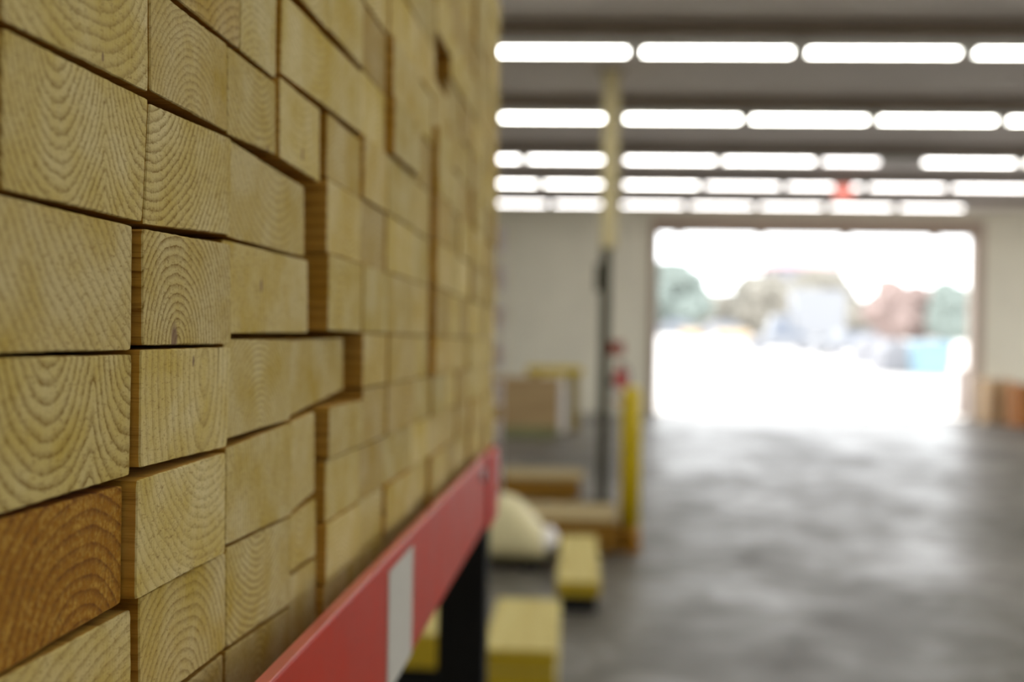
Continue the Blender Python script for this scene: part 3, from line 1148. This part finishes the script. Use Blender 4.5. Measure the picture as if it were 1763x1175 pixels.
# yellow stand
ys = at_z(986, 742)
hs = at_y(986, 632, ys.y).z
st = thing('work_stand', 'yellow topped stand with thin legs behind the lumber bundle', 'stand', (ys.x, ys.y, 0))
bl_ = at_y(907, 640, ys.y).x - ys.x
bm = bmesh.new(); add_box(bm, (bl_, -0.06, hs - 0.13), (0.14, 0.06, hs), 0.01); obj('top_rail', bm, 'yellow', st)
for xx in (bl_ + 0.14, 0.0):
    for s in (-1, 1):
        part_tube('leg', (xx, s * 0.22, 0), (xx, s * 0.05, hs - 0.12), 0.09, 'olive', st)
    bm = bmesh.new(); add_prism(bm, [(xx - 0.10, hs - 0.13), (xx + 0.10, hs - 0.13), (xx + 0.04, hs - 0.24), (xx - 0.04, hs - 0.24)], 1, -0.05, 0.05)
    obj('gusset', bm, 'yellow', st)

# crates at the right
def crate(label, px0, px1, pyb, pyt, mat, y_extra=0):
    c0 = at_z(px0, pyb); c1 = at_y(px1, pyb, c0.y)
    h = at_y(px0, pyt, c0.y).z
    w_ = c1.x - c0.x
    t = thing('slatted_crate', label, 'crate', (c0.x + w_ / 2, c0.y, 0), 0, 'crates by the far wall')
    hw_, d_ = w_ / 2, 0.6
    for sx_ in (-1, 1):
        for sy_ in (0, 1):
            part_box('corner_post', (sx_ * hw_ - 0.04 * (sx_ > 0) , sy_ * (d_ - 0.04), 0), (sx_ * hw_ + 0.04 * (sx_ < 0), sy_ * (d_ - 0.04) + 0.04, h), mat, t)
    nsl = 6
    for side, (a, b) in {'front_slats': ((-hw_, -0.015), (hw_, 0.0)), 'back_slats': ((-hw_, d_), (hw_, d_ + 0.015)), 'left_slats': ((-hw_ - 0.015, 0), (-hw_, d_)), 'right_slats': ((hw_, 0), (hw_ + 0.015, d_))}.items():
        bm = bmesh.new()
        for i in range(nsl):
            z = 0.03 + i * (h - 0.05) / nsl
            add_box(bm, (a[0], a[1], z), (b[0], b[1], z + (h - 0.05) / nsl * 0.86))
        obj(side, bm, mat, t)
    part_box('floor_panel', (-hw_ + 0.001, 0.001, 0.05), (hw_ - 0.001, d_ - 0.001, 0.08), mat, t)
    return t


crate('pale pine slatted crate right of the open door, by the far wall', 1704, 1746, 731, 652, 'crate')
crate('orange-brown slatted crate at the right edge of the picture', 1756, 1800, 738, 660, 'crate_brown')

# exit sign
es = at_y(1452, 331, 17.5)
sg2 = thing('exit_sign', 'small glowing red sign hanging among the far strip lights', 'sign', es)
part_box('lit_panel', (-0.13, -0.02, -0.09), (0.13, 0.02, 0.09), 'exit', sg2)
part_box('sign_case', (-0.14, 0.02, -0.1), (0.14, 0.05, 0.1), 'white', sg2, 0.004)
part_tube('hanger', (0, 0.035, 0.1), (0, 0.035, ceil_z(17.5) - es.z), 0.008, 'purlin', sg2, n=8)

# ------------------------------------------------------------------ the yard outside
gp = [(24.3, 0.0), (45, 0.3), (70, 1.0), (110, 2.3), (240, 5.0)]


def gz(y):
    for (a, za), (b, zb_) in zip(gp, gp[1:]):
        if y <= b:
            return za + (zb_ - za) * (y - a) / (b - a)
    return gp[-1][1]


bm = bmesh.new()
add_prism(bm, [(y, z) for y, z in gp] + [(240, -0.5), (24.3, -0.5)], 0, -70, 160)
add_box(bm, (XR + 0.2, YB - 12, -0.5), (70, 24.3, 0.0))
g = struct('ground', bm, 'yard')


def yard(px, y):
    p = at_y(px, 600, y)
    return Vector((p.x, y, gz(y)))


def tree(label, px, y, w_px, top_py, leaf, low_frac=0.04):
    b = yard(px, y)
    h = at_y(px, top_py, y).z - b.z
    wid = w_px / F * y
    t = thing('tree', label, 'tree', b, 0, 'trees beyond the yard')
    bm = bmesh.new()
    add_tube(bm, (0, 0, -0.1), (0.05, 0, h * 0.35), 0.22, 0.16, 10)
    for a in range(4):
        an = a * 1.7
        add_tube(bm, (0.05, 0, h * 0.33), (wid * 0.2 * math.cos(an), wid * 0.2 * math.sin(an), h * 0.62), 0.1, 0.04, 8)
    obj('trunk', bm, 'bark', t)
    bm = bmesh.new()
    rnd = random.Random(int(px))
    for i in range(38):
        a = rnd.uniform(0, 6.28); rr = math.sqrt(rnd.random()) * 0.36 * wid
        zf = rnd.uniform(low_frac, 0.85)
        env = math.sin(math.pi * min(1, max(0.05, (zf - low_frac + 0.25) / 1.25))) ** 0.6
        c = Vector((rr * env * math.cos(a), rr * env * math.sin(a), h * zf))
        s = rnd.uniform(0.13, 0.2) * min(wid, h)
        ret = bmesh.ops.create_icosphere(bm, subdivisions=4, radius=1.0)
        for v in ret['verts']:
            n_ = v.co.copy()
            v.co = c + n_ * s * (1 + 0.35 * mnoise.noise(n_ * 2.5 + c) + 0.25 * mnoise.noise(n_ * 6 + c * 2) + 0.30 * mnoise.noise(n_ * 17 + c * 3))
            v.co.z = min(v.co.z, h)
    obj('crown', bm, leaf, t)
    return t


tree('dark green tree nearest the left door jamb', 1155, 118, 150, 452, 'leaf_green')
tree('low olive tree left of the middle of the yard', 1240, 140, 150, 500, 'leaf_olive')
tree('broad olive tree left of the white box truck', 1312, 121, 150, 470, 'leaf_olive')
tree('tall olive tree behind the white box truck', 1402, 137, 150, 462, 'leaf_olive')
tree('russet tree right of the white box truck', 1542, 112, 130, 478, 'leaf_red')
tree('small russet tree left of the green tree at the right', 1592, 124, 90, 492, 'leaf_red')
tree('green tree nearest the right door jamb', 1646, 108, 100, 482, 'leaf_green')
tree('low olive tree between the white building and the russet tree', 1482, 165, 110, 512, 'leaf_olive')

# building with a red hipped roof
by_ = 150
b0 = yard(1385, by_)
bt, br_ = at_y(1385, 461, by_).z - b0.z, at_y(1385, 432, by_).z - b0.z
bw = 140 / F * by_ / 2
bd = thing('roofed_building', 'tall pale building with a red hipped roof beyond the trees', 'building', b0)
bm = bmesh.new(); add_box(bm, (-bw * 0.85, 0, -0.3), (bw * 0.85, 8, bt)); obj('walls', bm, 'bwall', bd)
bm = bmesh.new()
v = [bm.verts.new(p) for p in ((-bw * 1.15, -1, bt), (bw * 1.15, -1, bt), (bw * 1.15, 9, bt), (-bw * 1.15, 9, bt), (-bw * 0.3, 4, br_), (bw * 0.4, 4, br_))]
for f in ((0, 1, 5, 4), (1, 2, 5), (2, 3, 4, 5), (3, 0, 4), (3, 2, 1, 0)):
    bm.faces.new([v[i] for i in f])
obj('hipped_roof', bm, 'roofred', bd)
for i in range(4):
    for zf in (0.35, 0.7):
        xx = -bw * 0.65 + i * bw * 0.4
        part_box('window', (xx, -0.06, bt * zf), (xx + bw * 0.2, 0.0, bt * zf + 1.3), 'glass', bd)


def car_bm(L=4.4, Wd=1.75, Hh=1.45):
    bm = bmesh.new()
    pr = [(-L / 2, 0.3), (-L / 2, 0.75), (-L * 0.46, 0.85), (-L * 0.25, 0.92), (-L * 0.14, Hh), (L * 0.22, Hh), (L * 0.36, 0.95), (L * 0.48, 0.88), (L / 2, 0.7), (L / 2, 0.3)]
    add_prism(bm, pr, 1, -Wd / 2, Wd / 2)
    bmesh.ops.bevel(bm, geom=list(bm.edges), offset=0.06, segments=2, affect='EDGES')
    return bm


def car(label, px, y, mat, rz=0.0, name='car'):
    t = thing(name, label, 'car', yard(px, y), rz, 'vehicles in the yard')
    obj('body', car_bm(), mat, t)
    L, Hh = 4.4, 1.45
    for s in (-1, 1):
        bm = bmesh.new()
        add_prism(bm, [(-L * 0.21, 0.95), (-L * 0.13, Hh - 0.08), (L * 0.2, Hh - 0.08), (L * 0.31, 0.95)], 1, s * 0.86, s * 0.885)
        obj('side_windows', bm, 'glass', t)
        for xx in (-1.35, 1.35):
            bm = bmesh.new()
            add_tube(bm, (xx, s * 0.68, 0.32), (xx, s * 0.9, 0.32), 0.32, n=20)
            obj('wheel', bm, 'tyre', t)
    return t


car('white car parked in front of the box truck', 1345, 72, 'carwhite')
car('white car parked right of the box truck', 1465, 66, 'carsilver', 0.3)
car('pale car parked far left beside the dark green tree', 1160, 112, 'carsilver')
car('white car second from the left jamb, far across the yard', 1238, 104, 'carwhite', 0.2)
# box truck
ty = 80
tb = yard(1392, ty)
th = at_y(1392, 500, ty).z - tb.z
tw = 110 / F * ty
tk = thing('box_truck', 'white box truck standing in the middle of the yard', 'truck', tb, 0, 'vehicles in the yard')
part_box('cargo_box', (-tw / 2 + 1.0, -1.1, 0.8), (tw / 2, 1.1, th), 'carwhite', tk, 0.05)
bm = bmesh.new()
add_prism(bm, [(-tw / 2 - 0.6, 0.5), (-tw / 2 - 0.6, 1.3), (-tw / 2 - 0.2, 2.2), (-tw / 2 + 0.95, 2.3), (-tw / 2 + 0.95, 0.5)], 1, -1.0, 1.0)
cabp = obj('cab', bm, 'carwhite', tk)
bm = bmesh.new(); add_prism(bm, [(-tw / 2 - 0.3, 1.35), (-tw / 2 - 0.1, 2.0), (-tw / 2 + 0.6, 2.0), (-tw / 2 + 0.6, 1.35)], 1, -1.03, -1.0)
obj('cab_window', bm, 'glass', tk)
for s in (-1, 1):
    for xx in (-tw / 2 + 0.1, tw / 2 - 1.0):
        bm = bmesh.new(); add_tube(bm, (xx, s * 0.75, 0.45), (xx, s * 1.05, 0.45), 0.45, n=20); obj('wheel', bm, 'tyre', tk)
# dumpster
dp = yard(1610, 46)
dh = at_y(1610, 588, 46).z - dp.z
dw = 60 / F * 46 / 2
du = thing('dumpster', 'blue dumpster near the right door jamb', 'dumpster', dp)
bm = bmesh.new()
add_prism(bm, [(-dw * 0.86, 0.08), (dw * 0.86, 0.08), (dw, dh * 0.85), (-dw, dh * 0.85)], 1, 0, 1.2)
obj('bin', bm, 'blue', du)
bm = bmesh.new(); add_prism(bm, [(-dw * 1.03, dh * 0.85), (dw * 1.03, dh * 0.85), (dw * 0.95, dh), (-dw * 0.95, dh)], 1, -0.04, 1.24)
obj('lid', bm, 'blue', du)
for s in (-1, 1):
    part_box('fork_pocket', (s * dw - 0.07, 0.2, dh * 0.45), (s * dw + 0.07, 1.0, dh * 0.57), 'blue', du)
    for yy in (0.1, 1.0):
        part_tube('caster', (s * dw * 0.7, yy, 0.05), (s * dw * 0.7 + 0.06, yy, 0.05), 0.05, 'tyre', du, n=12)
# grey sheeted piles left of the dumpster
for px, y, hpx, wpx, lab in ((1550, 48, 60, 62, 'pale grey sheeted pile just left of the blue dumpster'), (1505, 56, 52, 50, 'pale grey sheeted pile between the white car and the other grey pile')):
    p = yard(px, y)
    wq, hq = wpx / F * y / 2, hpx / F * y
    t = thing('sheeted_pile', lab, 'pile', p, 0.1, 'grey piles in the yard')
    bm = bmesh.new()
    add_prism(bm, [(-wq, 0.02), (-wq * 0.9, hq * 0.7), (-wq * 0.3, hq), (wq * 0.5, hq * 0.9), (wq * 0.95, hq * 0.6), (wq, 0.02)], 1, 0, 1.4)
    bmesh.ops.bevel(bm, geom=list(bm.edges), offset=0.05, segments=2, affect='EDGES')
    obj('sheet', bm, 'greystuff', t)
    for k_ in (-0.45, 0.45):
        bm = bmesh.new(); add_box(bm, (wq * k_ - 0.03, -0.008, 0.03), (wq * k_ + 0.03, 0.0, hq * 0.7)); obj('strap', bm, 'tyre', t)
# orange barriers
for px, w_, lab in ((1188, 34, 'orange road barrier left of the longer orange one'), (1262, 56, 'longer orange road barrier in front of the far parked cars')):
    p = yard(px, 98)
    hw_ = w_ / F * 98 / 2
    t = thing('road_barrier', lab, 'barrier', p, 0, 'orange barriers')
    bm = bmesh.new()
    add_prism(bm, [(-0.3, 0), (0.3, 0), (0.3, 0.12), (0.14, 0.3), (0.09, 0.8), (-0.09, 0.8), (-0.14, 0.3), (-0.3, 0.12)], 0, -hw_, hw_)
    obj('barrier_body', bm, 'orange', t)
    bm = bmesh.new(); add_box(bm, (-hw_, -0.11, 0.55), (hw_, -0.095, 0.68)); obj('reflective_strip', bm, 'white', t)
# pale post inside the right jamb
p = yard(1660, 25.5)
t = thing('guard_post', 'thick pale pinkish guard post just outside the right door jamb', 'bollard', p)
hp = at_y(1660, 636, 25.5).z
bm = bmesh.new(); add_lathe(bm, [(0.14, 0.02), (0.14, hp - 0.05), (0.11, hp), (0.04, hp + 0.02)]); obj('post', bm, 'pinkpost', t, True)
part_box('base_plate', (-0.2, -0.2, 0), (0.2, 0.2, 0.03), 'pinkpost', t)
